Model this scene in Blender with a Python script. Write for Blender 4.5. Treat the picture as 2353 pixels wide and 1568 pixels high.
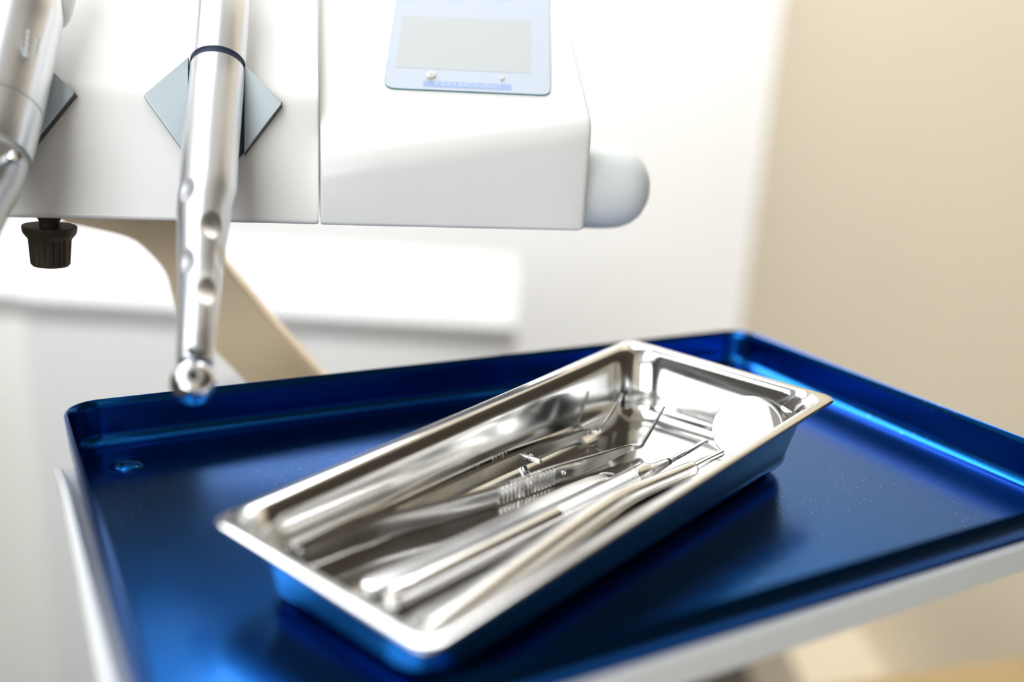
import bpy, bmesh, math, random
from mathutils import Vector, Matrix

for o in list(bpy.data.objects):
    bpy.data.objects.remove(o, do_unlink=True)
SC = bpy.context.scene
COL = SC.collection
MM = 0.001
TABLE = 0.85                       # height of the tray level above the room floor

# ------------------------------------------------------------------ camera
F_PX = 2163.0
PITCH, ROLL = 0.28772, 0.06083
CAM = Vector((-26.284, -273.351, 129.101))         # mm, tray frame (z=0 just under the blue tray)
_c, _s = math.cos(PITCH), math.sin(PITCH)
FW = Vector((0, _c, -_s)); UP0 = Vector((0, _s, _c)); RT0 = Vector((1, 0, 0))
RT = RT0 * math.cos(ROLL) + UP0 * math.sin(ROLL)
UP = -RT0 * math.sin(ROLL) + UP0 * math.cos(ROLL)
def W(p):                                           # mm tray frame -> metres in the room
    return Vector((p[0] * MM, p[1] * MM, p[2] * MM + TABLE))
def at(u, v, d):                                    # photo pixel + distance (mm) -> mm tray frame
    return CAM + (FW + RT * ((u - 1176.5) / F_PX) - UP * ((v - 784) / F_PX)) * d

cam = bpy.data.cameras.new('camera')
cam.sensor_width = 36.0
cam.lens = F_PX / 2353 * 36.0
cam.clip_start = 0.01
cam.dof.use_dof = True
cam.dof.focus_distance = 0.309
cam.dof.aperture_fstop = 3.1
cam.dof.aperture_blades = 9
co = bpy.data.objects.new('camera', cam); COL.objects.link(co)
m3 = Matrix((RT, UP, -FW)).transposed()
co.matrix_world = Matrix.Translation(W(CAM)) @ m3.to_4x4()
SC.camera = co

# ------------------------------------------------------------------ world, exposure
w = bpy.data.worlds.new('room_light'); SC.world = w; w.use_nodes = True
w.node_tree.nodes['Background'].inputs[0].default_value = (0.86, 0.93, 1.0, 1)
w.node_tree.nodes['Background'].inputs[1].default_value = 0.1
SC.view_settings.view_transform = 'Standard'
SC.view_settings.look = 'None'
SC.view_settings.gamma = 1.0
SC.view_settings.use_curve_mapping = False
SC.view_settings.exposure = 0.62
LIGHT_A, LIGHT_B = 6.6, 2.0       # emission of two added, unseen ceiling luminaires
FILL_WIN = 5.0                          # glow of an unseen window added for frontal fill

# ------------------------------------------------------------------ materials
def mat(name, color, rough=0.5, metal=0.0, coat=0.0, ior=1.5, bump=None, noise=None, aniso=0.0):
    m = bpy.data.materials.new(name); m.use_nodes = True
    nt = m.node_tree; b = nt.nodes['Principled BSDF']
    b.inputs['Base Color'].default_value = (*color, 1)
    b.inputs['Roughness'].default_value = rough
    b.inputs['Metallic'].default_value = metal
    b.inputs['IOR'].default_value = ior
    b.inputs['Coat Weight'].default_value = coat
    if aniso: b.inputs['Anisotropic'].default_value = aniso
    tc = nt.nodes.new('ShaderNodeTexCoord')
    if noise:                                       # (scale, amount): slight roughness variation
        n = nt.nodes.new('ShaderNodeTexNoise'); n.inputs['Scale'].default_value = noise[0]
        n.inputs['Detail'].default_value = 4
        mr = nt.nodes.new('ShaderNodeMapRange')
        mr.inputs['To Min'].default_value = rough * (1 - noise[1]); mr.inputs['To Max'].default_value = rough * (1 + noise[1])
        nt.links.new(tc.outputs['Object'], n.inputs['Vector']); nt.links.new(n.outputs[0], mr.inputs[0])
        nt.links.new(mr.outputs[0], b.inputs['Roughness'])
    if bump:                                        # (scale, strength)
        n = nt.nodes.new('ShaderNodeTexNoise'); n.inputs['Scale'].default_value = bump[0]
        n.inputs['Detail'].default_value = 3
        bp = nt.nodes.new('ShaderNodeBump'); bp.inputs['Strength'].default_value = bump[1]; bp.inputs['Distance'].default_value = 0.0005
        nt.links.new(tc.outputs['Object'], n.inputs['Vector']); nt.links.new(n.outputs[0], bp.inputs['Height'])
        nt.links.new(bp.outputs[0], b.inputs['Normal'])
    return m

def specks(m, scale, thresh, color):                # dust specks lying on the surface
    nt = m.node_tree; b = nt.nodes['Principled BSDF']
    tc = nt.nodes.new('ShaderNodeTexCoord')
    v = nt.nodes.new('ShaderNodeTexVoronoi'); v.inputs['Scale'].default_value = scale
    v2 = nt.nodes.new('ShaderNodeTexNoise'); v2.inputs['Scale'].default_value = scale * 0.03
    lt = nt.nodes.new('ShaderNodeMath'); lt.operation = 'LESS_THAN'; lt.inputs[1].default_value = thresh
    gt = nt.nodes.new('ShaderNodeMath'); gt.operation = 'GREATER_THAN'; gt.inputs[1].default_value = 0.56
    mul = nt.nodes.new('ShaderNodeMath'); mul.operation = 'MULTIPLY'
    mix = nt.nodes.new('ShaderNodeMixRGB'); mix.inputs[1].default_value = b.inputs['Base Color'].default_value
    mix.inputs[2].default_value = (*color, 1)
    for n in (v, v2): nt.links.new(tc.outputs['Object'], n.inputs['Vector'])
    nt.links.new(v.outputs['Distance'], lt.inputs[0]); nt.links.new(v2.outputs[0], gt.inputs[0])
    nt.links.new(lt.outputs[0], mul.inputs[0]); nt.links.new(gt.outputs[0], mul.inputs[1])
    nt.links.new(mul.outputs[0], mix.inputs[0]); nt.links.new(mix.outputs[0], b.inputs['Base Color'])
    return m

def emit(name, color, strength):
    m = bpy.data.materials.new(name); m.use_nodes = True
    nt = m.node_tree; nt.nodes.remove(nt.nodes['Principled BSDF'])
    e = nt.nodes.new('ShaderNodeEmission'); e.inputs[0].default_value = (*color, 1); e.inputs[1].default_value = strength
    nt.links.new(e.outputs[0], nt.nodes['Material Output'].inputs[0]); return m

M = dict(
    blue=specks(mat('blue_anodised', (0.006, 0.105, 0.39), 0.21, 1.0, coat=0.04, noise=(60, 0.15)), 420, 0.10, (0.35, 0.5, 0.7)),
    steel=mat('polished_steel', (0.66, 0.655, 0.64), 0.12, 1.0, noise=(35, 0.35), bump=(45, 0.05)),
    tool=mat('tool_steel', (0.70, 0.69, 0.675), 0.19, 1.0, noise=(90, 0.4)),
    satin=mat('satin_steel', (0.76, 0.755, 0.74), 0.24, 1.0, noise=(120, 0.3)),
    chrome=mat('chrome', (0.86, 0.87, 0.89), 0.12, 1.0),
    alu=mat('matte_aluminium', (0.80, 0.81, 0.84), 0.32, 1.0),
    mirror=mat('mirror_glass', (0.96, 0.97, 0.97), 0.01, 1.0),
    white=mat('white_plastic', (0.85, 0.845, 0.825), 0.34, coat=0.1),
    cap=mat('grey_white_plastic', (0.80, 0.84, 0.84), 0.35),
    pad=mat('blue_grey_silicone', (0.56, 0.65, 0.69), 0.45),
    edge_shade=mat('dark_edge_shade', (0.05, 0.045, 0.038), 0.5),  # shade colour for the rest plates' lower edges
    nose=mat('grey_satin_metal', (0.62, 0.63, 0.64), 0.36, 1.0),
    navy=mat('navy_rubber', (0.02, 0.035, 0.08), 0.5),
    black=mat('black_rubber', (0.015, 0.015, 0.016), 0.5),
    brown=mat('brown_bakelite', (0.035, 0.024, 0.015), 0.42, bump=(60, 0.1)),
    tan=mat('tan_enamel', (0.86, 0.70, 0.48), 0.45),
    holder=mat('holder_enamel', (0.82, 0.83, 0.81), 0.35),
    glass=mat('panel_film', (0.50, 0.55, 0.635), 0.6),
    edge=mat('panel_edge_teal', (0.02, 0.16, 0.19), 0.25),
    lcd=mat('panel_display', (0.485, 0.515, 0.52), 0.6),
    strip=mat('label_blue', (0.30, 0.40, 0.66), 0.6),
    letters=mat('label_letters', (0.56, 0.63, 0.72), 0.6),
    icon=mat('icon_blue', (0.42, 0.51, 0.63), 0.6),
    print_=mat('grey_print', (0.52, 0.54, 0.55), 0.5),
    crumb=mat('beige_chip', (0.70, 0.66, 0.60), 0.8, bump=(400, 0.5)),
    wall_w=mat('white_wall_paint', (0.90, 0.905, 0.915), 0.7, bump=(80, 0.05)),
    wall_c=mat('cream_wall_paint', (0.575, 0.492, 0.36), 0.7, bump=(80, 0.05)),
    ceil=mat('ceiling_paint', (0.88, 0.88, 0.88), 0.8),
    floor=mat('floor_vinyl', (0.06, 0.05, 0.04), 0.5, bump=(40, 0.05)),
    cab=mat('cabinet_laminate', (0.86, 0.86, 0.85), 0.5),
    lamp_frame=mat('lamp_frame_white', (0.8, 0.8, 0.8), 0.5),
    leather=mat('tan_upholstery', (0.36, 0.245, 0.11), 0.5, bump=(150, 0.2)),
    base=mat('grey_base', (0.45, 0.45, 0.45), 0.4, 0.5),
    steel_leg=mat('brushed_leg', (0.6, 0.6, 0.6), 0.3, 1.0),
    lit_a=emit('added_diffuser', (0.965, 0.985, 1.0), LIGHT_A),
    lit_b=emit('added_diffuser_rear', (0.965, 0.985, 1.0), LIGHT_B),
    win_fill=emit('fill_glow', (0.93, 0.97, 1.0), FILL_WIN),
    wall_d=mat('taupe_wall_paint', (0.07, 0.065, 0.055), 0.7),
    door_dark=mat('added_door_dark', (0.055, 0.04, 0.026), 0.6, bump=(20, 0.2)),
    cab_top=mat('cabinet_top', (0.55, 0.55, 0.55), 0.5),
    cab2=mat('cream_laminate', (0.92, 0.91, 0.86), 0.5),
)

for k_ in ('door_dark', 'floor', 'wall_d'):
    M[k_].node_tree.nodes['Principled BSDF'].inputs['Specular IOR Level'].default_value = 0.12

# ------------------------------------------------------------------ mesh helpers
def link(name, bm, material, parent=None, smooth=True, angle=40):
    """one bmesh -> one mesh object; coordinates are metres in the parent's frame"""
    bmesh.ops.remove_doubles(bm, verts=bm.verts, dist=1e-7)
    bmesh.ops.recalc_face_normals(bm, faces=bm.faces)
    me = bpy.data.meshes.new(name); bm.to_mesh(me); bm.free()
    if smooth:
        me.polygons.foreach_set('use_smooth', [True] * len(me.polygons))
        me.set_sharp_from_angle(angle=math.radians(angle))
    me.materials.append(material)
    o = bpy.data.objects.new(name, me); COL.objects.link(o)
    if parent is not None: o.parent = parent
    return o

def thing(name, label, cat, mw=None, group=None):
    o = bpy.data.objects.new(name, None); COL.objects.link(o)
    if mw is not None: o.matrix_world = mw
    o['label'] = label; o['category'] = cat
    if group: o['group'] = group
    return o
def tag(o, label, cat, group=None):
    o['label'] = label; o['category'] = cat
    if group: o['group'] = group
    return o
def struct(o):
    o['kind'] = 'structure'; return o

def V(p): return Vector(p) * MM
def rings(bm, rs, cap0=False, cap1=False, closed=True):
    vv = [[bm.verts.new(Vector(p) * MM) for p in r] for r in rs]
    n = len(vv[0])
    for a, b in zip(vv, vv[1:]):
        for i in range(n if closed else n - 1):
            j = (i + 1) % n
            bm.faces.new((a[i], a[j], b[j], b[i]))
    if cap0: bm.faces.new(list(reversed(vv[0])))
    if cap1: bm.faces.new(vv[-1])
    return vv
def rrect(hx, hy, r, n=8, z=0.0):
    r = min(r, hx, hy); pts = []
    for k, (sx, sy) in enumerate(((1, 1), (-1, 1), (-1, -1), (1, -1))):
        for i in range(n + 1):
            a = math.pi / 2 * (k + i / n)
            pts.append((sx * (hx - r) + r * math.cos(a), sy * (hy - r) + r * math.sin(a), z))
    return pts
def frame_of(t, ref=Vector((0, 0, 1))):
    t = t.normalized()
    if abs(t.dot(ref)) > 0.95: ref = Vector((0, 1, 0))
    u = (ref - t * ref.dot(t)).normalized()
    return u, t.cross(u)
def resample(path, n):
    """Catmull-Rom through path points; items are tuples of floats (xyz + extras)"""
    out = []; P = [path[0]] + list(path) + [path[-1]]
    for i in range(1, len(P) - 2):
        for k in range(n):
            t = k / n; p0, p1, p2, p3 = P[i - 1], P[i], P[i + 1], P[i + 2]
            out.append(tuple(0.5 * ((2 * b) + (c - a) * t + (2 * a - 5 * b + 4 * c - d) * t * t + (3 * b - a - 3 * c + d) * t ** 3)
                             for a, b, c, d in zip(p0, p1, p2, p3)))
    out.append(tuple(path[-1])); return out
def tube(bm, path, seg=20, cap=True, mod=None, ref=Vector((0, 0, 1))):
    """path: (x,y,z,r) in mm. mod(i, angle, point) adds to the radius"""
    rs = []; n = len(path)
    for i, p in enumerate(path):
        a = Vector(path[max(i - 1, 0)][:3]); b = Vector(path[min(i + 1, n - 1)][:3])
        u, s = frame_of(b - a, ref); c = Vector(p[:3])
        r = []
        for k in range(seg):
            th = 2 * math.pi * k / seg
            rr = p[3] + (mod(i, th, c) if mod else 0.0)
            r.append(c + (u * math.cos(th) + s * math.sin(th)) * rr)
        rs.append(r)
    rings(bm, rs, cap, cap)
def lathe(bm, o, axis, prof, seg=32, ref=Vector((0, 0, 1)), fl=None):
    """prof: (t along axis, radius) mm; fl(angle, t) adds to radius"""
    o = Vector(o); ax = Vector(axis).normalized(); u, s = frame_of(ax, ref); rs = []
    for t, r in prof:
        rs.append([o + ax * t + (u * math.cos(2 * math.pi * k / seg) + s * math.sin(2 * math.pi * k / seg)) *
                   (r + (fl(2 * math.pi * k / seg, t) if fl else 0)) for k in range(seg)])
    rings(bm, rs, True, True)
def box(bm, lo, hi, bev=0.0, seg=2):
    r = bmesh.ops.create_cube(bm, size=1.0)
    lo = Vector(lo) * MM; hi = Vector(hi) * MM
    for v in r['verts']:
        v.co = Vector(((lo[i] + hi[i]) / 2 + v.co[i] * (hi[i] - lo[i]) for i in range(3)))
    if bev:
        es = list({e for v in r['verts'] for e in v.link_edges})
        bmesh.ops.bevel(bm, geom=es, offset=bev * MM, segments=seg, affect='EDGES', profile=0.5)
def prism(bm, poly, fn, d0, d1, bev=0.0):
    """2-D polygon -> solid; fn(a, b, d) gives the 3-D point in mm"""
    rs = [[fn(a, b, d) for a, b in poly] for d in (d0, d1)]
    rings(bm, rs, True, True)
    if bev: bmesh.ops.bevel(bm, geom=list(bm.edges), offset=bev * MM, segments=2, affect='EDGES', profile=0.5)
def fillet(poly, radii, n=6):
    """round the corners of a 2-D polygon"""
    out = []; k = len(poly)
    for i in range(k):
        p = Vector(poly[i]); a = Vector(poly[i - 1]); b = Vector(poly[(i + 1) % k]); r = radii[i]
        if r <= 0: out.append(tuple(p)); continue
        da = (a - p).normalized(); db = (b - p).normalized()
        half = math.acos(max(-1, min(1, da.dot(db)))) / 2
        d = min(r / math.tan(half), (a - p).length * 0.48, (b - p).length * 0.48)
        for j in range(n + 1):
            t = j / n
            q = (p + da * d) * (1 - t) ** 2 + p * 2 * t * (1 - t) + (p + db * d) * t * t
            out.append(tuple(q))
    return out
def solidify(o, t, offset=-1):
    md = o.modifiers.new('thickness', 'SOLIDIFY'); md.thickness = t * MM; md.offset = offset; md.use_even_offset = True

# ------------------------------------------------------------------ the room
def slab(name, lo, hi, m):
    bm = bmesh.new(); box(bm, [c * 1000 for c in lo], [c * 1000 for c in hi])
    return struct(link(name, bm, m, smooth=False))
BACK, RIGHT, LEFT, FRONT, HGT = 2.02, 0.545, -2.6, -3.2, 2.6
slab('floor', (LEFT - .1, FRONT - .1, -0.1), (RIGHT + .1, BACK + .1, 0), M['floor'])
slab('ceiling', (LEFT - .1, FRONT - .1, HGT), (RIGHT + .1, BACK + .1, HGT + .1), M['ceil'])
slab('wall_back', (LEFT - .1, BACK, 0), (RIGHT + .1, BACK + .1, HGT), M['wall_w'])
DY0, DY1 = -0.85, 0.42                # unseen door added in the right wall to darken tray reflections
bm = bmesh.new()
for lo, hi in (((RIGHT, FRONT, 0), (RIGHT + .1, DY0, HGT)), ((RIGHT, DY1, 0), (RIGHT + .1, BACK, HGT)), ((RIGHT, DY0, 2.1), (RIGHT + .1, DY1, HGT))):
    box(bm, [c * 1000 for c in lo], [c * 1000 for c in hi])
struct(link('wall_right', bm, M['wall_c'], smooth=False))
slab('added_dark_door_1', (RIGHT + .02, DY0, 0), (RIGHT + .07, DY1, 2.1), M['door_dark'])
wx0, wx1, wz0, wz1 = -1.9, 0.3, 1.05, 2.35
bm = bmesh.new()
for lo, hi in (((LEFT - .1, FRONT - .1, 0), (RIGHT + .1, FRONT, wz0)), ((LEFT - .1, FRONT - .1, wz1), (RIGHT + .1, FRONT, HGT)),
               ((LEFT - .1, FRONT - .1, wz0), (wx0, FRONT, wz1)), ((wx1, FRONT - .1, wz0), (RIGHT + .1, FRONT, wz1))):
    box(bm, [c * 1000 for c in lo], [c * 1000 for c in hi])
struct(link('wall_front', bm, M['wall_d'], smooth=False))
fill_win = bpy.data.objects.new('fill_window_1', None); COL.objects.link(fill_win); fill_win.location = ((wx0 + wx1) / 2, FRONT, wz0); struct(fill_win)  # unseen window, added to brighten the unit from the front
hw = (wx1 - wx0) * 500; hh = (wz1 - wz0) * 1000
bm = bmesh.new()
for lo, hi in (((-hw, -90, 0), (-hw + 60, -30, hh)), ((hw - 60, -90, 0), (hw, -30, hh)), ((-hw, -90, 0), (hw, -30, 60)),
               ((-hw, -90, hh - 60), (hw, -30, hh)), ((-30, -90, 0), (30, -30, hh))): box(bm, lo, hi, 6)
link('fill_window_frame', bm, M['lamp_frame'], fill_win)
bm = bmesh.new(); box(bm, (-hw + 50, -66, 50), (hw - 50, -60, hh - 50)); link('fill_window_pane', bm, M['win_fill'], fill_win, smooth=False)
slab('wall_left', (LEFT - .1, FRONT, 0), (LEFT, BACK, HGT), M['wall_d'])

def added_ceiling_light(x, y, sx, sy, m, label):  # unseen panels added to light the back wall and the mirror
    t = thing('added_ceiling_light', label, 'ceiling light', Matrix.Translation((x, y, HGT)), 'added ceiling panel lights')
    bm = bmesh.new(); hx, hy = sx * 500, sy * 500
    for lo, hi in (((-hx - 30, -hy - 30, -40), (hx + 30, -hy, 0)), ((-hx - 30, hy, -40), (hx + 30, hy + 30, 0)),
                   ((-hx - 30, -hy, -40), (-hx, hy, 0)), ((hx, -hy, -40), (hx + 30, hy, 0))): box(bm, lo, hi, 3)
    link('frame', bm, M['lamp_frame'], t)
    bm = bmesh.new(); box(bm, (-hx, -hy, -32), (hx, hy, -20)); link('diffuser', bm, m, t, smooth=False)
added_ceiling_light(-0.95, 1.20, 2.7, 0.9, M['lit_a'], 'added unseen ceiling panel light brightening the back wall')
added_ceiling_light(-1.25, -1.15, 2.2, 2.4, M['lit_b'], 'added unseen ceiling panel light behind the viewer, whitening the mirror')

# low cabinets behind the unit
def cabinet(x, y, wd, h, m, label):
    t = thing('low_cabinet', label, 'cabinet', Matrix.Translation((x, y, 0)), 'low cabinets behind the unit')
    hx = wd * 500; H = h * 1000
    bm = bmesh.new(); box(bm, (-hx, -190, 60), (hx, 205, H - 22), 4); link('body', bm, m, t)
    bm = bmesh.new(); box(bm, (-hx, -206, H - 22), (hx, 212, H), 3); link('top', bm, M['cab_top'], t)
    bm = bmesh.new(); box(bm, (-hx + 20, -160, 0), (hx - 20, 200, 60)); link('plinth', bm, M['base'], t)
    for sx in (-1, 1):
        bm = bmesh.new(); box(bm, (sx * hx / 2 - hx / 2 + 3, -206, 70), (sx * hx / 2 + hx / 2 - 3, -192, H - 28), 3); d = link('door', bm, m, t)
        bm = bmesh.new(); box(bm, (sx * 40 - 8, -232, H - 200), (sx * 40 + 8, -206, H - 80), 3); link('handle', bm, M['steel_leg'], d)
cabinet(-0.303, 0.95, 0.563, 0.695, M['cab'], 'low light grey cabinet standing behind the blue tray')
cabinet(-0.875, 0.98, 0.57, 0.690, M['cab2'], 'low cream cabinet at the left edge of the photo')

# made-up bench standing in for a tan patch below the cream wall
t = thing('stand_in_bench', 'made-up tan padded bench standing in for a tan patch by the cream wall', 'bench',
          Matrix.Translation((0.222, 0.338, 0)) @ Matrix.Rotation(math.radians(17), 4, 'Z'))
bm = bmesh.new()
rings(bm, [rrect(300 - i, 88 - i, 22, 8, z) for i, z in ((12, 410), (3, 414), (0, 424), (0, 458), (4, 470), (12, 476), (30, 479))], True, True)
link('seat', bm, M['leather'], t)
for sx in (-1, 1):
    bm = bmesh.new(); lathe(bm, (sx * 200, 0, 20), (0, 0, 1), [(0, 18), (60, 17), (391, 17)]); l = link('leg', bm, M['steel_leg'], t)
    bm = bmesh.new(); box(bm, (sx * 200 - 25, -110, 0), (sx * 200 + 25, 110, 22), 5); link('foot', bm, M['base'], l)
# added filler box carrying the cream wall colour over the dark floor
slab('filler_box_1', (RIGHT - 0.13, 0.75, 0), (RIGHT, BACK, 0.16), M['wall_c'])

# ------------------------------------------------------------------ blue tray
YB = 0.52602
def rotm(yaw, loc): return Matrix.Translation(W(loc)) @ Matrix.Rotation(yaw, 4, 'Z')
HX, HY, FLOOR = 142.0, 87.9, 2.0
bt = thing('instrument_tray', 'large blue anodised aluminium tray under the steel instrument dish', 'tray', rotm(YB, (0, 0, 0)))
bm = bmesh.new()
prof = [(-0.5, 17.0, 10.5), (-0.15, 17.25, 10.3), (0.2, 17.0, 10.0), (0.45, 14.0, 10), (0.7, 10, 10), (0.95, 6.4, 10)]
for k in range(9):                                    # fillet from wall into floor
    a = math.pi / 2 * k / 8
    prof.append((0.95 + 4.2 * (1 - math.cos(a)) + 0.2 * k / 8, FLOOR + 4.2 * (1 - math.sin(a)), 10 - 0.25 * k))
prof += [(12, FLOOR, 7), (40, FLOOR, 4), (80, FLOOR, 3)]
rings(bm, [rrect(HX - i, HY - i, r, 8, z) for i, z, r in prof], False, True)
o = link('pan', bm, M['blue'], bt, angle=60)
solidify(o, 1.1)
for sx, sy in ((-1, 1), (1, 1), (1, -1), (-1, -1)):    # pressed stacking studs in the corners
    bm = bmesh.new(); rs = []
    for k in range(9):
        a = math.pi / 2 * k / 8
        rs.append([(sx * (126.8 if sx < 0 else 129) + 5.2 * math.cos(a) ** 1.3 * math.cos(q * math.pi / 14) if k < 8 else sx * (126.8 if sx < 0 else 129) + 0.05 * math.cos(q * math.pi / 14),
                    sy * (67.5 if sx < 0 else 71.5) + 5.2 * math.cos(a) ** 1.3 * math.sin(q * math.pi / 14) if k < 8 else sy * (67.5 if sx < 0 else 71.5) + 0.05 * math.sin(q * math.pi / 14),
                    FLOOR - 0.1 + 2.0 * math.sin(a)) for q in range(28)])
    rings(bm, rs, True, True)
    link('stud', bm, M['blue'], bt)

# ------------------------------------------------------------------ steel dish and what lies in it
YS = 0.89079
ST = (-7.940, -22.671, 0.0)
LX, LY, TRAP = 188.575 / 2, 77.945 / 2, 2.6886
SF = 3.0                                              # height of the dish's inner floor
def rimz(x, y): return 25.0 + 0.04307 * x + 0.01453 * y
dish = thing('instrument_dish', 'rectangular stainless steel dish of dental instruments on the blue tray', 'dish', rotm(YS, ST))
bm = bmesh.new()
def dring(ins, frac, r, dz=0.0):
    out = []
    for x, y, _ in rrect(LX - ins, LY - ins, r, 9):
        yy = y * (1 + TRAP / LY * x / LX)
        out.append((x, yy, SF + (rimz(x, yy) - SF) * frac + dz))
    return out
pr = [(0.35, 1.0, 4.6, -1.3), (0.0, 1.0, 4.8, -0.7), (0.25, 1.0, 4.8, -0.2), (1.0, 1.0, 5.0, 0.0), (2.6, 1.0, 7.5, -0.1), (3.6, 1.0, 9.5, -0.45),
      (4.4, 1.0, 11.0, -1.3), (5.0, 0.90, 12.0, 0), (5.9, 0.72, 12.5, 0), (7.1, 0.46, 12.5, 0), (7.9, 0.28, 12.2, 0)]
for k in range(1, 9):
    a = math.pi / 2 * k / 8
    pr.append((7.9 + 6.4 * (1 - math.cos(a)), 0.28 * (1 - math.sin(a)), 12.2 - 0.6 * k, 0))
pr += [(22, 0.0, 4, 0), (34, 0.0, 2, 0)]
rings(bm, [dring(*q) for q in pr], False, True)
o = link('pan', bm, M['steel'], dish, angle=70)
solidify(o, 0.7)
DM = dish.matrix_world.copy()

def strip_sweep(bm, path, mod=None):
    """path: (x,y,z, height, thickness). Rounded rectangular section standing on edge."""
    rs = []; n = len(path)
    for i, p in enumerate(path):
        a = Vector(path[max(i - 1, 0)][:3]); b = Vector(path[min(i + 1, n - 1)][:3])
        u, s = frame_of(b - a); c = Vector(p[:3]); h, t = p[3] / 2, p[4] / 2
        m0 = mod(i, c) if mod else (0, 0)
        e = min(h, t) * 0.45
        sec = [(h, -t + e), (h, t - e), (h - e, t), (-h + e, t), (-h, t - e), (-h, -t + e), (-h + e, -t), (h - e, -t)]
        rs.append([c + u * y + s * (x + (m0[0] if x > t - e - 1e-6 and abs(y) < h - e * .5 else 0) - (m0[1] if x < -t + e + 1e-6 and abs(y) < h - e * .5 else 0)) for y, x in sec])
    rings(bm, rs, True, True)

# tweezers
tw = thing('tweezers', 'steel college tweezers with ribbed grips and two upturned tips in the dish', 'tweezers', DM)
ZC = SF + 3.35
def ridge(i, c):
    if -10.5 < c.x < 12.8:
        k = (c.x + 10.5) / 1.664
        return 0.24 * math.copysign(abs(math.sin(2 * math.pi * k)) ** .7, math.sin(2 * math.pi * k))
    return 0.0
A1 = [(-73.5, 29.4, ZC, 5.0, .8), (-72, 29.8, ZC, 6.3, 2.4), (-50, 29.2, ZC, 6.5, 2.5), (-20, 28.9, ZC, 6.6, 2.2), (5, 29.2, ZC, 6.6, 1.7), (18, 29.2, ZC, 6.0, 1.7), (36, 29.2, ZC, 4.0, 1.7),
      (49, 28.6, ZC + .2, 2.6, 1.2), (52, 27.6, ZC + .1, 2.1, 1.2), (55, 26.6, ZC - .3, 1.6, 1.15), (56.6, 26.2, ZC + .9, 1.4, 1.1), (62.2, 26.0, ZC + 5.6, 1.1, 1.0), (67.7, 25.8, ZC + 11, .9, .9)]
A2 = [(-73.5, 28.0, ZC, 5.0, .8), (-72, 27.4, ZC, 6.3, 2.4), (-50, 26.3, ZC, 6.5, 2.5), (-34, 22.8, ZC, 6.6, 2.5), (-20, 19.2, ZC, 6.6, 2.3), (-4, 16.4, ZC, 6.6, 1.7), (12, 14.6, ZC, 6.5, 1.7), (30, 12.2, ZC, 5.0, 1.7),
      (48, 10.5, ZC, 2.7, 1.2), (52, 9.9, ZC - .3, 2.1, 1.2), (56.0, 9.4, ZC - .7, 1.6, 1.15), (57.6, 9.3, ZC + .4, 1.4, 1.1), (63.2, 9.1, ZC + 5.4, 1.1, 1.0), (68.7, 9.0, ZC + 10.6, .9, .9)]
for P, side in ((A1, 1), (A2, -1)):
    R_ = resample(P, 40); bm = bmesh.new()
    def md(i, c, side=side):
        q = ridge(i, c)
        return (q, 0) if side > 0 else (0, q)
    # frame_of gives side vector t x up: points to -y for +x travel
    strip_sweep(bm, R_, (lambda i, c, side=side: (0, ridge(i, c)) if side > 0 else (ridge(i, c), 0)))
    arm = link('arm', bm, M['tool'], tw, angle=35)
    if side < 0:
        bm = bmesh.new(); lathe(bm, (16.8, 13.1, ZC + .3), (0.12, -1, 0), [(-.2, .95), (.35, .95), (.36, .7), (.1, .6)], 20); link('rivet', bm, M['satin'], arm)
bm = bmesh.new(); lathe(bm, (17.9, 28.6, ZC + .2), (0.05, -1, 0), [(0, 1.5), (1.1, 1.5), (1.2, 1.25), (1.5, 1.25), (1.6, .95), (5.2, .8), (5.35, .65)], 24)
link('guide_pin', bm, M['chrome'], tw)

# slender rod behind the tweezers
bm = bmesh.new()
rp = resample([(-66, 38.6, SF + 1.2, .7), (-64, 38.5, SF + 1.25, 1.2), (-20, 38.0, SF + 1.25, 1.25), (26, 37.5, SF + 1.25, 1.25), (27.8, 37.5, SF + 1.2, .7)], 8)
tube(bm, rp, 14); o = link('slender_rod', bm, M['tool'], None); o.matrix_world = DM
tag(o, 'thin plain steel rod lying between the tweezers and the long dish wall', 'dental instrument')

# flat handled spatula between tweezers and probe
sp = thing('dental_spatula', 'steel instrument with flat smooth handle lying beside the ribbed tweezer arm', 'dental instrument', DM)
bm = bmesh.new()
d = Vector((96.2, -3.1, 0)).normalized(); nrm = Vector((-d.y, d.x, 0))
rs = []
for x, wd, th in ((-70.5, 1.2, 1.5), (-70, 2.2, 2.3), (-68.5, 3.3, 2.8), (-60, 3.5, 3.0), (10, 3.4, 3.0), (20, 3.0, 2.6), (25, 2.7, 1.8), (27.4, 2.0, 1.2), (28, 1.0, .8)):
    c = Vector((-69, 7.6, 0)) + d * (x + 69)
    rs.append([c + nrm * (wd * math.cos(q * math.pi / 8)) * (1 if abs(math.cos(q * math.pi / 8)) > .8 else 1.06) + Vector((0, 0, SF + 1.6 + th / 2 * math.copysign(min(1, abs(math.sin(q * math.pi / 8)) * 1.35), math.sin(q * math.pi / 8)))) for q in range(16)])
rings(bm, rs, True, True); link('handle', bm, M['satin'], sp)
for sg in (1, -1):
    bm = bmesh.new(); c = Vector((27.4, 4.5, SF + 1.5)) + nrm * (sg * 1.6)
    pth = [(*(c - d * 3), .7), (*(c + d * 1.5 + nrm * sg * .5), .6), (*(c + d * 4 + nrm * sg * .2 + Vector((0, 0, -.4))), .45), (*(c + d * 6 - nrm * sg * .9 + Vector((0, 0, -.8))), .3)]
    tube(bm, resample(pth, 6), 10); link('prong', bm, M['chrome'], sp)

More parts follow.
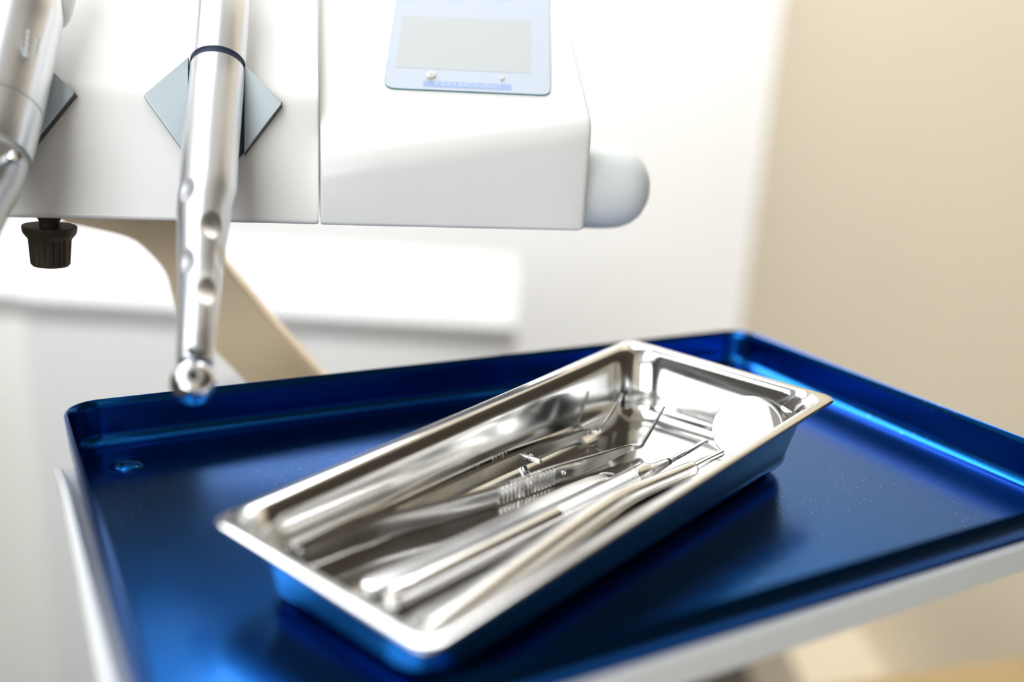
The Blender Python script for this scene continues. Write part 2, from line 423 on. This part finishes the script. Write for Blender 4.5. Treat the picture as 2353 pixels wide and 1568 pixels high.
# probe with knurled handle, collet, black ring and hooked wire
pb = thing('dental_probe', 'steel dental probe with ribbed handle, black ring and hooked wire tip', 'dental instrument', DM)
H0 = Vector((-71, -1.5, SF + 3.4)); H1 = Vector((38.6, -4.9, SF + 3.4)); L = (H1 - H0).length; ax = (H1 - H0).normalized()
prof = [(0, 1.4), (.7, 2.6), (2.2, 3.25), (8, 3.35)]
x = 62.0
while x < L - 10.5:
    prof += [(x, 3.35), (x + .28, 3.08), (x + .62, 3.08), (x + .9, 3.35)]; x += 1.15
prof += [(L - 9, 3.35), (L - 8.8, 2.9), (L - 8.4, 2.9), (L - 8.2, 3.4), (L - 2.2, 3.4), (L - .6, 2.9), (L, 2.3)]
bm = bmesh.new(); lathe(bm, H0, ax, prof, 36); link('handle', bm, M['tool'], pb, angle=25)
bm = bmesh.new(); lathe(bm, H1, ax, [(-.2, 2.2), (.3, 2.2), (.6, 2.15), (9.2, 1.45), (9.8, 1.3), (9.9, 1.0)], 28); link('collet', bm, M['satin'], pb)
bm = bmesh.new(); lathe(bm, H1, ax, [(9.7, 1.0), (9.8, 1.22), (11.4, 1.18), (11.6, 1.0)], 24); link('ring', bm, M['black'], pb)
bm = bmesh.new()
W0 = H1 + ax * 11
tube(bm, resample([(*W0, .95), (62, -5.1, SF + 3.3, .92), (70, -5.0, SF + 3.4, .86), (74.6, -5.1, SF + 3.4, .8), (75.9, -6.0, SF + 3.1, .68), (75.2, -9.2, SF + 2.2, .55), (74.2, -12.0, SF + 1.4, .35)], 10), 14)
link('wire_tip', bm, M['chrome'], pb)

# dental mirror
dm = thing('dental_mirror', 'steel dental mirror with round white reflecting head in the dish corner', 'dental mirror', DM)
bm = bmesh.new()
hp = [(-84, -19.6, SF + 3.9, 1.6), (-83, -19.5, SF + 3.9, 2.9), (-81, -19.3, SF + 3.9, 3.6), (-60, -17.2, SF + 3.95, 3.8), (-25, -13.4, SF + 4.0, 3.9), (5, -10.6, SF + 3.8, 3.7), (16, -10.0, SF + 3.5, 3.2), (27, -10.4, SF + 3.1, 2.7), (40, -11.7, SF + 2.9, 2.6), (51.5, -12.8, SF + 2.8, 2.5), (51.9, -12.85, SF + 2.8, 1.5)]
tube(bm, resample(hp, 10), 32); link('handle', bm, M['satin'], dm)
bm = bmesh.new(); tube(bm, resample([(51, -12.8, SF + 2.9, 1.3), (60, -13.8, SF + 3.6, 1.25), (64.5, -14.4, SF + 3.9, 1.2), (66.8, -14.9, SF + 4.2, 1.15), (68.3, -15.2, SF + 4.7, .9)], 8), 18); link('stem', bm, M['chrome'], dm)
dc = Vector((77.2, -18.9, 15.0)); dv = Vector((9.2, -4.0, 7.7)).normalized()
cdir = (Vector((-206.5, -143.4, 129.1)) - dc).normalized()
lamp = (Matrix.Rotation(-YS, 3, 'Z') @ Vector((-1300, -1050, 1750))).normalized()
nn = cdir + lamp; nn = (nn - dv * nn.dot(dv)).normalized()
bm = bmesh.new(); lathe(bm, dc, nn, [(-1.6, 9.5), (-1.5, 11.4), (-1.0, 12.0), (.35, 12.0), (.5, 11.8), (.5, 11.2), (.2, 11.15)], 64); link('mirror_frame', bm, M['chrome'], dm)
bm = bmesh.new(); lathe(bm, dc, nn, [(-.3, 11.0), (.25, 11.12), (.27, 11.0)], 64); link('mirror_glass', bm, M['mirror'], dm)

# ------------------------------------------------------------------ dental unit
UO = (-92.605, 37.573, 73.219)
PSI = math.radians(12.5)
UM = rotm(PSI, UO)
UMI = UM.inverted()
def ul(p): return (UMI @ W(p)) / MM                   # tray frame mm -> unit local mm
unit = thing('dental_unit', 'white dental delivery unit with glass control panel, arm and tray holder', 'dental unit', UM)
GX, S = 0.16918, 0.80
def ridge_h(x): return 21.26 + GX * x
def section_right(x, k=1.0):
    h = ridge_h(max(x, 0)); back = 108.0
    top = h + S * 92
    poly = [(0, 0), (0, h), (92, top), (back, top - 6), (back, 0)]
    rr = 10.0 + 4 * (1 - x / 92)
    pts = fillet(poly, [1.6, rr, 20, 8, 3], 7)
    pts = [(45 + (y - 45) * k, 45 + (z - 45) * k) for y, z in pts]
    return [(x, y, z) for y, z in pts]
bm = bmesh.new()
WR = 91.7
secs = [section_right(0.25, 0.988), section_right(0.5, 0.996), section_right(1.3)] + [section_right(x) for x in (20, 40, 60, 80)] + \
       [section_right(WR - 2.4), section_right(WR - 1.1, 0.995), section_right(WR - .3, 0.985), section_right(WR, 0.965)]
rings(bm, secs, True, True); link('control_body', bm, M['white'], unit, angle=55)
ZT, YT = 39.8, 15.0
def section_left(x, k=1.0):
    poly = [(0, 0), (YT, ZT), (YT + 70, ZT + .8 * 70), (108, ZT + 50), (108, 0)]
    pts = fillet(poly, [1.6, 14, 20, 8, 3], 8)
    return [(x, 45 + (y - 45) * k, 45 + (z - 45) * k) for y, z in pts]
bm = bmesh.new()
rings(bm, [section_left(-210), section_left(-100), section_left(-40), section_left(-1.4), section_left(-.6, .996), section_left(-.35, .988)], True, True)
link('holder_body', bm, M['white'], unit, angle=55)
# glass panel on the slope
NS = Vector((-GX, -S, 1)).normalized()
Q0 = Vector((21.9, 24.1, 0)); Q0.z = ridge_h(Q0.x) + S * Q0.y
EX = Vector((79.15 - 21.76, 13.13 - 24.16, 0)); EX.z = GX * EX.x + S * EX.y; PWID = EX.length; EX.normalize()
EY = NS.cross(EX).normalized()
if EY.z < 0: EY = -EY
def pp(a, b, d=0.0): return Q0 + EX * a + EY * b + NS * d
PH = 88.0
def panel_slab(poly, d0, d1, material, name, parent):
    bm = bmesh.new(); prism(bm, poly, lambda a, b, d: pp(a, b, d), d0, d1); return link(name, bm, material, parent, smooth=False)
outline = fillet([(0, 0), (PWID, 0), (PWID, PH), (0, PH)], [4.5, 3.5, 4, 4], 8)
gp = panel_slab(outline, -.4, .55, M['edge'], 'control_panel', unit)
ins = fillet([(.12, .12), (PWID - .12, .12), (PWID - .12, PH - .12), (.12, PH - .12)], [4.4, 3.4, 4, 4], 8)
panel_slab(ins, .5, .6, M['glass'], 'panel_face', gp)
def toab(p):                                           # unit-local point -> panel a,b
    v = Vector(p) - Q0; return v.dot(EX), v.dot(EY)
la, lb = toab((26.63, 31.88, 51.2)); ra, _ = toab((73.81, 22.79, 51.91)); _, tb = toab((27.61, 54.66, 69.59))
panel_slab([(la, lb), (ra, lb), (ra, tb), (la, tb)], .6, .66, M['lcd'], 'display', gp)
s0, sb = toab((35.57, 22.75, 45.41)); s1, _ = toab((65.94, 16.56, 45.6)); _, st_ = toab((35.61, 25.05, 47.26))
panel_slab([(s0, sb), (s1, sb), (s1, st_), (s0, st_)], .6, .66, M['strip'], 'label_strip', gp)
def text_mesh(body, name, size, fn, material, parent, sx=1.0, align='CENTER'):
    cu = bpy.data.curves.new('tmp', 'FONT'); cu.body = body; cu.size = size * MM; cu.align_x = align; cu.align_y = 'CENTER'; cu.extrude = 0.00002
    ob = bpy.data.objects.new('tmp', cu); COL.objects.link(ob)
    dg = bpy.context.evaluated_depsgraph_get(); me = bpy.data.meshes.new_from_object(ob.evaluated_get(dg))
    bpy.data.objects.remove(ob); bpy.data.curves.remove(cu)
    for v in me.vertices: v.co = fn(v.co.x / MM * sx, v.co.y / MM, v.co.z / MM) * MM
    me.name = name; me.materials.clear(); me.materials.append(material)
    o = bpy.data.objects.new(name, me); COL.objects.link(o); o.parent = parent; return o
text_mesh('X-RAY BACKLIGHT', 'lettering', 2.5, lambda a, b, d: pp((s0 + s1) / 2 + a, (sb + st_) / 2 + b, .69 + d), M['letters'], gp, 1.12)
for (ia, ib) in ((toab((32.8, 61.7, 76.1))), (toab((50.74, 59.32, 77.23))), (toab((68, 56, 78.5)))):
    bm = bmesh.new(); rr_ = [[pp(ia + r * math.cos(2 * math.pi * k / 32), ib + 3.5 + r * math.sin(2 * math.pi * k / 32), dd) for k in range(32)] for r, dd in ((4.6, .58), (4.6, .64), (3.6, .64), (3.6, .58))]
    rings(bm, rr_ + [rr_[0]]); link('icon', bm, M['icon'], gp)
# rounded end cap on the right end
bm = bmesh.new()
lathe(bm, (88, 22, 13.0), (1, 0, 0), [(0, 15.4), (17, 15.4), (22, 14.9), (26, 13.6), (29.5, 11.0), (32, 7.2), (33, 3.4), (33.2, .6)], 48); link('end_cap', bm, M['cap'], unit)
# brown fluted knob under the left end
bm = bmesh.new()
lathe(bm, (-86.5, 12, 0.4), (-0.045, 0, -1), [(0, 3.9), (1.5, 3.9), (3.2, 3.1), (5.0, 3.1)], 28); neck = link('knob_neck', bm, M['brown'], unit)
bm = bmesh.new()
def flute(th, t):
    return -0.35 * max(0, math.cos(th * 14)) ** 3 if t > 8.6 and t < 17.2 else 0
lathe(bm, (-86.5, 12, 0.4), (-0.045, 0, -1), [(4.6, 3), (4.7, 8.1), (5.0, 8.35), (6.6, 8.2), (7.4, 7.8), (8.8, 6.7), (9.2, 6.55), (12, 6.4), (15, 6.2), (17.2, 6.05), (17.9, 5.5), (18.0, 3.0), (18.4, 2.9), (18.5, 2.2)], 112, fl=flute)
link('knob', bm, M['brown'], unit, angle=30)

# diamond shaped rests
NL = Vector((0, -ZT, YT)).normalized(); AX_ = Vector((1, 0, 0)); AY = Vector((0, YT, ZT)).normalized()
def lp(a, b, d): return AX_ * a + AY * b + NL * d
def lean_b(y, z): return Vector((0, y, z)).dot(AY)
def rest(cx, parent):
    bl, bb, btp = 39.9, 8.7, 61.5
    for sg in (-1, 1):
        tip = 21.6
        g = 8.0 if sg < 0 else 9.6
        poly = [(cx + sg * g, btp - (btp - bl) * g / tip), (cx + sg * tip, bl), (cx + sg * g, bb + (bl - bb) * g / tip)]
        if sg > 0: poly = poly[::-1]
        bm = bmesh.new(); prism(bm, fillet(poly, [0, 1.0, 0], 4), lambda a, b, d: lp(a, b, d), 3.4, 4.2, .25)
        pl = link('rest_plate', bm, M['pad'], parent, angle=30)
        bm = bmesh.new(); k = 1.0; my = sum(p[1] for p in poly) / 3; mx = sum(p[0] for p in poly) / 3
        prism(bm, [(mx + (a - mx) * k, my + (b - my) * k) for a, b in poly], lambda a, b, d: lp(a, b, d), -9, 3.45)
        link('rest_edge_shade', bm, M['edge_shade'], pl, smooth=False)  # dark layer puts shade into the plate's down-facing edges
    bm = bmesh.new()
    prism(bm, [(cx - 7.8, 51.5), (cx - 7.8, 21), (cx, 10.5), (cx + 9.4, 24), (cx + 9.4, 50), (cx, 57)][::-1], lambda a, b, d: lp(a, b, d), -8, 2.2)
    link('rest_liner', bm, M['navy'], parent, smooth=False)
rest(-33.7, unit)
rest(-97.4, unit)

# support arm (curved flat bar) down to the tray holder, and a floor column
armL = [(-100, -2), (-100.4, -15.0), (-92.3, -17.5), (-75.9, -21.6), (-68.5, -27.3), (-62.0, -36.1), (-59.5, -47.4), (-54.7, -58), (-42.8, -70.7), (-29.4, -85.8), (-10, -108)]
armR = [(-52, -2), (-51.6, -13.8), (-44, -24), (-38.2, -33.0), (-31, -42), (-24.2, -51.0), (-18, -59), (-11.5, -66.8), (-5, -74.6), (1.7, -82.7), (22, -108)]
bm = bmesh.new()
aL = resample(armL, 3); aR = resample(armR, 3)
rs = []
for (xl, zl), (xr, zr) in zip(aL, aR):
    e = 2.2
    rs.append([(xl, 84, zl), (xr - e, 84, zr), (xr, 84 + e, zr), (xr, 100 - e, zr), (xr - e, 100, zr), (xl, 100, zl)])
rings(bm, rs, True, True); link('support_arm', bm, M['tan'], unit, angle=30)
# tray holder: shallow plate with a raised lip on three sides; built in the blue tray's axes
def bw(p):                                             # blue tray axes mm -> unit local mm
    c, s = math.cos(YB), math.sin(YB)
    return ul((p[0] * c - p[1] * s, p[0] * s + p[1] * c, p[2]))
bm = bmesh.new()
x0, x1, y0, y1 = -147.2, 147.2, -91.0, 70.0
ym = (74, 70, 62, 52, 42)
outer = fillet([(x0, q) for q in ym] + [(x0, y0), (x1, y0)] + [(x1, q) for q in ym[::-1]], [0] * 5 + [12, 12] + [0] * 5, 8)
inner = fillet([(x0 + 2.2, q) for q in ym] + [(x0 + 2.2, y0 + 2.2), (x1 - 2.2, y0 + 2.2)] + [(x1 - 2.2, q) for q in ym[::-1]], [0] * 5 + [10, 10] + [0] * 5, 8)
def LZ(b): return 1.2 + 7.0 * max(0.0, min(1.0, (72 - b) / 28.0)) ** 0.8   # the lip dies out towards the open back
o_out_b = [bw((a, b, 0.0)) for a, b in outer]; o_out_t = [bw((a, b, LZ(b))) for a, b in outer]
o_in_t = [bw((a, b, LZ(b))) for a, b in inner]; o_in_b = [bw((a, b, 0.7)) for a, b in inner]
rings(bm, [o_in_b, o_in_t, o_out_t, o_out_b], True, True, closed=False)
n_ = len(outer)
bm.verts.ensure_lookup_table()
vs = list(bm.verts)
bm.faces.new([vs[k * n_] for k in range(4)]); bm.faces.new([vs[k * n_ + n_ - 1] for k in range(4)][::-1])
hold = link('tray_holder', bm, M['holder'], unit, angle=40)
bv = hold.modifiers.new('soft_edges', 'BEVEL'); bv.width = 0.0007; bv.segments = 2; bv.limit_method = 'ANGLE'; bv.angle_limit = math.radians(40)
# bracket from the arm's foot forward under the holder, and the column down to the floor
bm = bmesh.new()
foot = Vector((6, 92, -108)); under = bw((-40, 30, -14)); 
tube(bm, resample([(-4, 92, -98, 13), (6, 91, -112, 13), (4, 80, -118, 13), (*(foot * .4 + under * .6 + Vector((0, 0, -8))), 13), (under.x, under.y, under.z - 10, 13)], 6), 20)
link('bracket', bm, M['tan'], unit)
bm = bmesh.new(); lathe(bm, (under.x, under.y, under.z + 11.4), (0, 0, -1), [(0, 40), (4, 40), (6, 26), (30, 24), (760, 24), (770, 26), (772, 170), (838, 180), (under.z + 11.4 + 73.219 + 850, 184)], 40)
link('column', bm, M['holder'], unit)

# ------------------------------------------------------------------ handpieces
def hp_path(rows): return [(*at(u, v, d), r) for u, v, d, r in rows]
h1 = thing('handpiece', 'slim chrome dental handpiece with round drill head hanging over the tray', 'handpiece', rotm(0, (0, 0, 0)))
body = resample(hp_path([(500, 160, 306.5, 8.5), (497, 200, 303.5, 8.55), (490, 270, 297.5, 8.6), (483, 350, 290.5, 8.5), (478, 430, 284, 8.45), (470, 480, 279.5, 8.0), (466, 530, 275, 7.25), (462, 590, 270, 6.55), (460, 650, 265, 5.9), (456, 710, 259, 5.4), (452, 770, 254, 5.0), (449, 815, 251, 4.8), (448, 838, 249.5, 4.6)]), 14)
dims = [at(448, 452, 277), at(487, 517, 269), at(441, 612, 264), at(473, 675, 258), at(515, 470, 283), at(425, 520, 276), at(497, 600, 268)]
def dimple(i, th, c):
    return 0.0
def tube_dimpled(bm, path, seg, pts):
    rs = []; n = len(path)
    for i, p in enumerate(path):
        a = Vector(path[max(i - 1, 0)][:3]); b = Vector(path[min(i + 1, n - 1)][:3])
        u, s = frame_of(b - a); c = Vector(p[:3]); r = []
        ax_ = (b - a).normalized()
        for k in range(seg):
            th = 2 * math.pi * k / seg; dr = u * math.cos(th) + s * math.sin(th); q = c + dr * p[3]
            dd = 0
            for g in pts:
                e = q - g; al = e.dot(ax_); la = (e - ax_ * al).length
                dd += 0.85 * max(0.0, 1 - (al / 4.6) ** 2 - (la / 3.1) ** 2) ** 1.2
            r.append(c + dr * (p[3] - dd))
        rs.append(r)
    rings(bm, rs, True, True)
# project the dimple centres onto the body surface facing the viewer
surf = []
for g in dims:
    best = None
    for p in body:
        c = Vector(p[:3]); e = g - c
        if best is None or e.length < best[0]: best = (e.length, c, p[3])
    e = g - best[1]; surf.append(best[1] + e.normalized() * best[2])
bm = bmesh.new(); tube_dimpled(bm, body, 96, surf); bd = link('body', bm, M['alu'], h1, angle=60)
bm = bmesh.new(); tube(bm, hp_path([(501.2, 148, 307.5, 8.1), (500, 162, 306.3, 8.1)]), 48); link('seal_ring', bm, M['navy'], h1)
bm = bmesh.new(); tube(bm, resample(hp_path([(517, -52, 325, 5.0), (516, -46, 324.5, 7.3), (514, -25, 322, 8.45), (510, 42, 316, 8.7), (506, 90, 312, 8.75), (501.4, 147, 307.6, 8.75)]), 8), 64); link('coupling', bm, M['alu'], h1)
bm = bmesh.new(); tube(bm, resample(hp_path([(517, -48, 324.8, 4.6), (528, -120, 336, 4.4), (548, -230, 360, 4.4), (600, -330, 385, 4.4), (700, -380, 410, 4.4)]), 8), 20); link('hose', bm, M['white'], h1)
hc = at(444, 878, 247); n0 = at(449, 815, 251)
fr = (CAM - hc).normalized(); vax = (n0 - hc).normalized(); fr = (fr - vax * fr.dot(vax) * .55 + Vector((0, 0, .15))).normalized()
bm = bmesh.new(); lathe(bm, hc, fr, [(-7.4, .5), (-7.1, 2.6), (-6.0, 4.3), (-3.6, 5.5), (-.5, 5.9), (1.8, 5.7), (3.4, 4.8), (4.2, 3.9), (4.4, 3.4)], 48); hd = link('drill_head', bm, M['chrome'], h1)
bm = bmesh.new(); lathe(bm, hc, fr, [(4.0, 3.3), (4.7, 3.2), (4.9, 2.8), (4.9, 1.6), (4.3, 1.4), (4.2, 0.2)], 36); pbn = link('push_button', bm, M['satin'], hd)
bm = bmesh.new(); lathe(bm, hc, fr, [(4.25, 1.35), (4.45, 1.3), (4.5, .3)], 24); link('chuck_hole', bm, M['black'], hd)
sp_ = at(448, 803, 246.4); 
bm = bmesh.new(); lathe(bm, sp_, (CAM - sp_).normalized() * .4 + Vector((0, 0, .9)), [(-.5, 2.1), (.15, 2.1), (.25, 1.7)], 24); link('spray_port', bm, M['black'], hd)

h2 = thing('motor_handpiece', 'thick silver grey motor handpiece at the left edge of the unit', 'handpiece', rotm(0, (0, 0, 0)))
def seg_of(rows, name, m, n=6, sg=56): 
    bm = bmesh.new(); tube(bm, resample(hp_path([(u - 9, v, d - 4, r) for u, v, d, r in rows]), n), sg); return link(name, bm, m, h2, angle=50)
seg_of([(72, -110, 306, 10.5), (62, -40, 302, 11.6), (56, -8, 300, 12.4), (50, 30, 297.5, 12.9), (34, 100, 293, 13.0), (-2, 250, 282.5, 13.0)], 'motor_body', M['alu'])
seg_of([(-1.5, 248, 282.7, 12.5), (-2.6, 254, 282.2, 12.5)], 'seal_ring', M['black'], 2)
seg_of([(-2.6, 253.5, 282.2, 12.9), (-18, 320, 277.5, 12.6), (-26, 356, 275, 12.2)], 'collar', M['alu'])
seg_of([(-25, 352, 275.2, 11.7), (-29, 370, 273.8, 11.4)], 'groove', M['print_'], 2)
seg_of([(-28.6, 366, 274, 11.7), (-46, 420, 270, 11.4), (-62, 470, 265, 10.0), (-78, 550, 258, 8.4), (-90, 640, 250, 7.2), (-97, 720, 243, 6.6)], 'nose_cone', M['nose'])
bm = bmesh.new(); q = at(34, 362, 262); lathe(bm, q, (CAM - q).normalized(), [(-3, 1.7), (.4, 1.7), (.8, 1.1), (.8, .4)], 20); link('latch_stud', bm, M['chrome'], h2)
cp = seg_of([(150, -140, 316, 6.0), (140, -60, 310, 6.6), (128, -5, 306, 6.9), (119, 32, 303, 6.4), (116, 44, 302, 4.6)], 'hose_coupling', M['white'])
for du in (0, 9):
    bm = bmesh.new()
    a = [at(118 + du, -6, 295.0), at(119 + du, 12, 294.0), at(123 + du, 30, 293.5)]
    tube(bm, resample([(*p, .45) for p in a], 4), 8); link('printed_mark', bm, M['navy'], cp)
for k, (u0, v0, u1, v1) in enumerate(((75, 66, 68, 132), (95, 86, 88, 124))):   # worn grey print along the barrel
    bm = bmesh.new(); 
    for j in range(5 if k == 0 else 3):
        f = (j + .5) / (5 if k == 0 else 3)
        c = at(u0 - 9 + (u1 - u0) * f, v0 + (v1 - v0) * f, 276.5 if k == 0 else 277.8)
        box(bm, c - Vector((.55, .3, .7)), c + Vector((.55, .3, .7)))
    link('printed_mark', bm, M['print_'], h2, smooth=False)

# ------------------------------------------------------------------ crumbs on the panel
def crumb(a, b, r, label, seed):
    random.seed(seed); bm = bmesh.new(); bmesh.ops.create_icosphere(bm, subdivisions=2, radius=1)
    c = pp(a, b, .6)
    for v in bm.verts:
        k = 1 + random.uniform(-.22, .22); x, y, z = v.co * k
        v.co = (c + EX * x * r * .9 + EY * (y * r * 1.15) + NS * (max(z, -.45) + .45) * r * .45) * MM
    o = link('crumb', bm, M['crumb'], None, smooth=False); o.matrix_world = UM
    tag(o, label, 'crumb')
crumb(*toab((38.81, 26.57, 49.01)), 1.7, 'larger beige crumb on the glass panel, above the left end of the blue label', 3)
crumb(*toab((63.35, 22.08, 49.57)), 0.95, 'tiny beige crumb on the glass panel, above the right end of the blue label', 8)
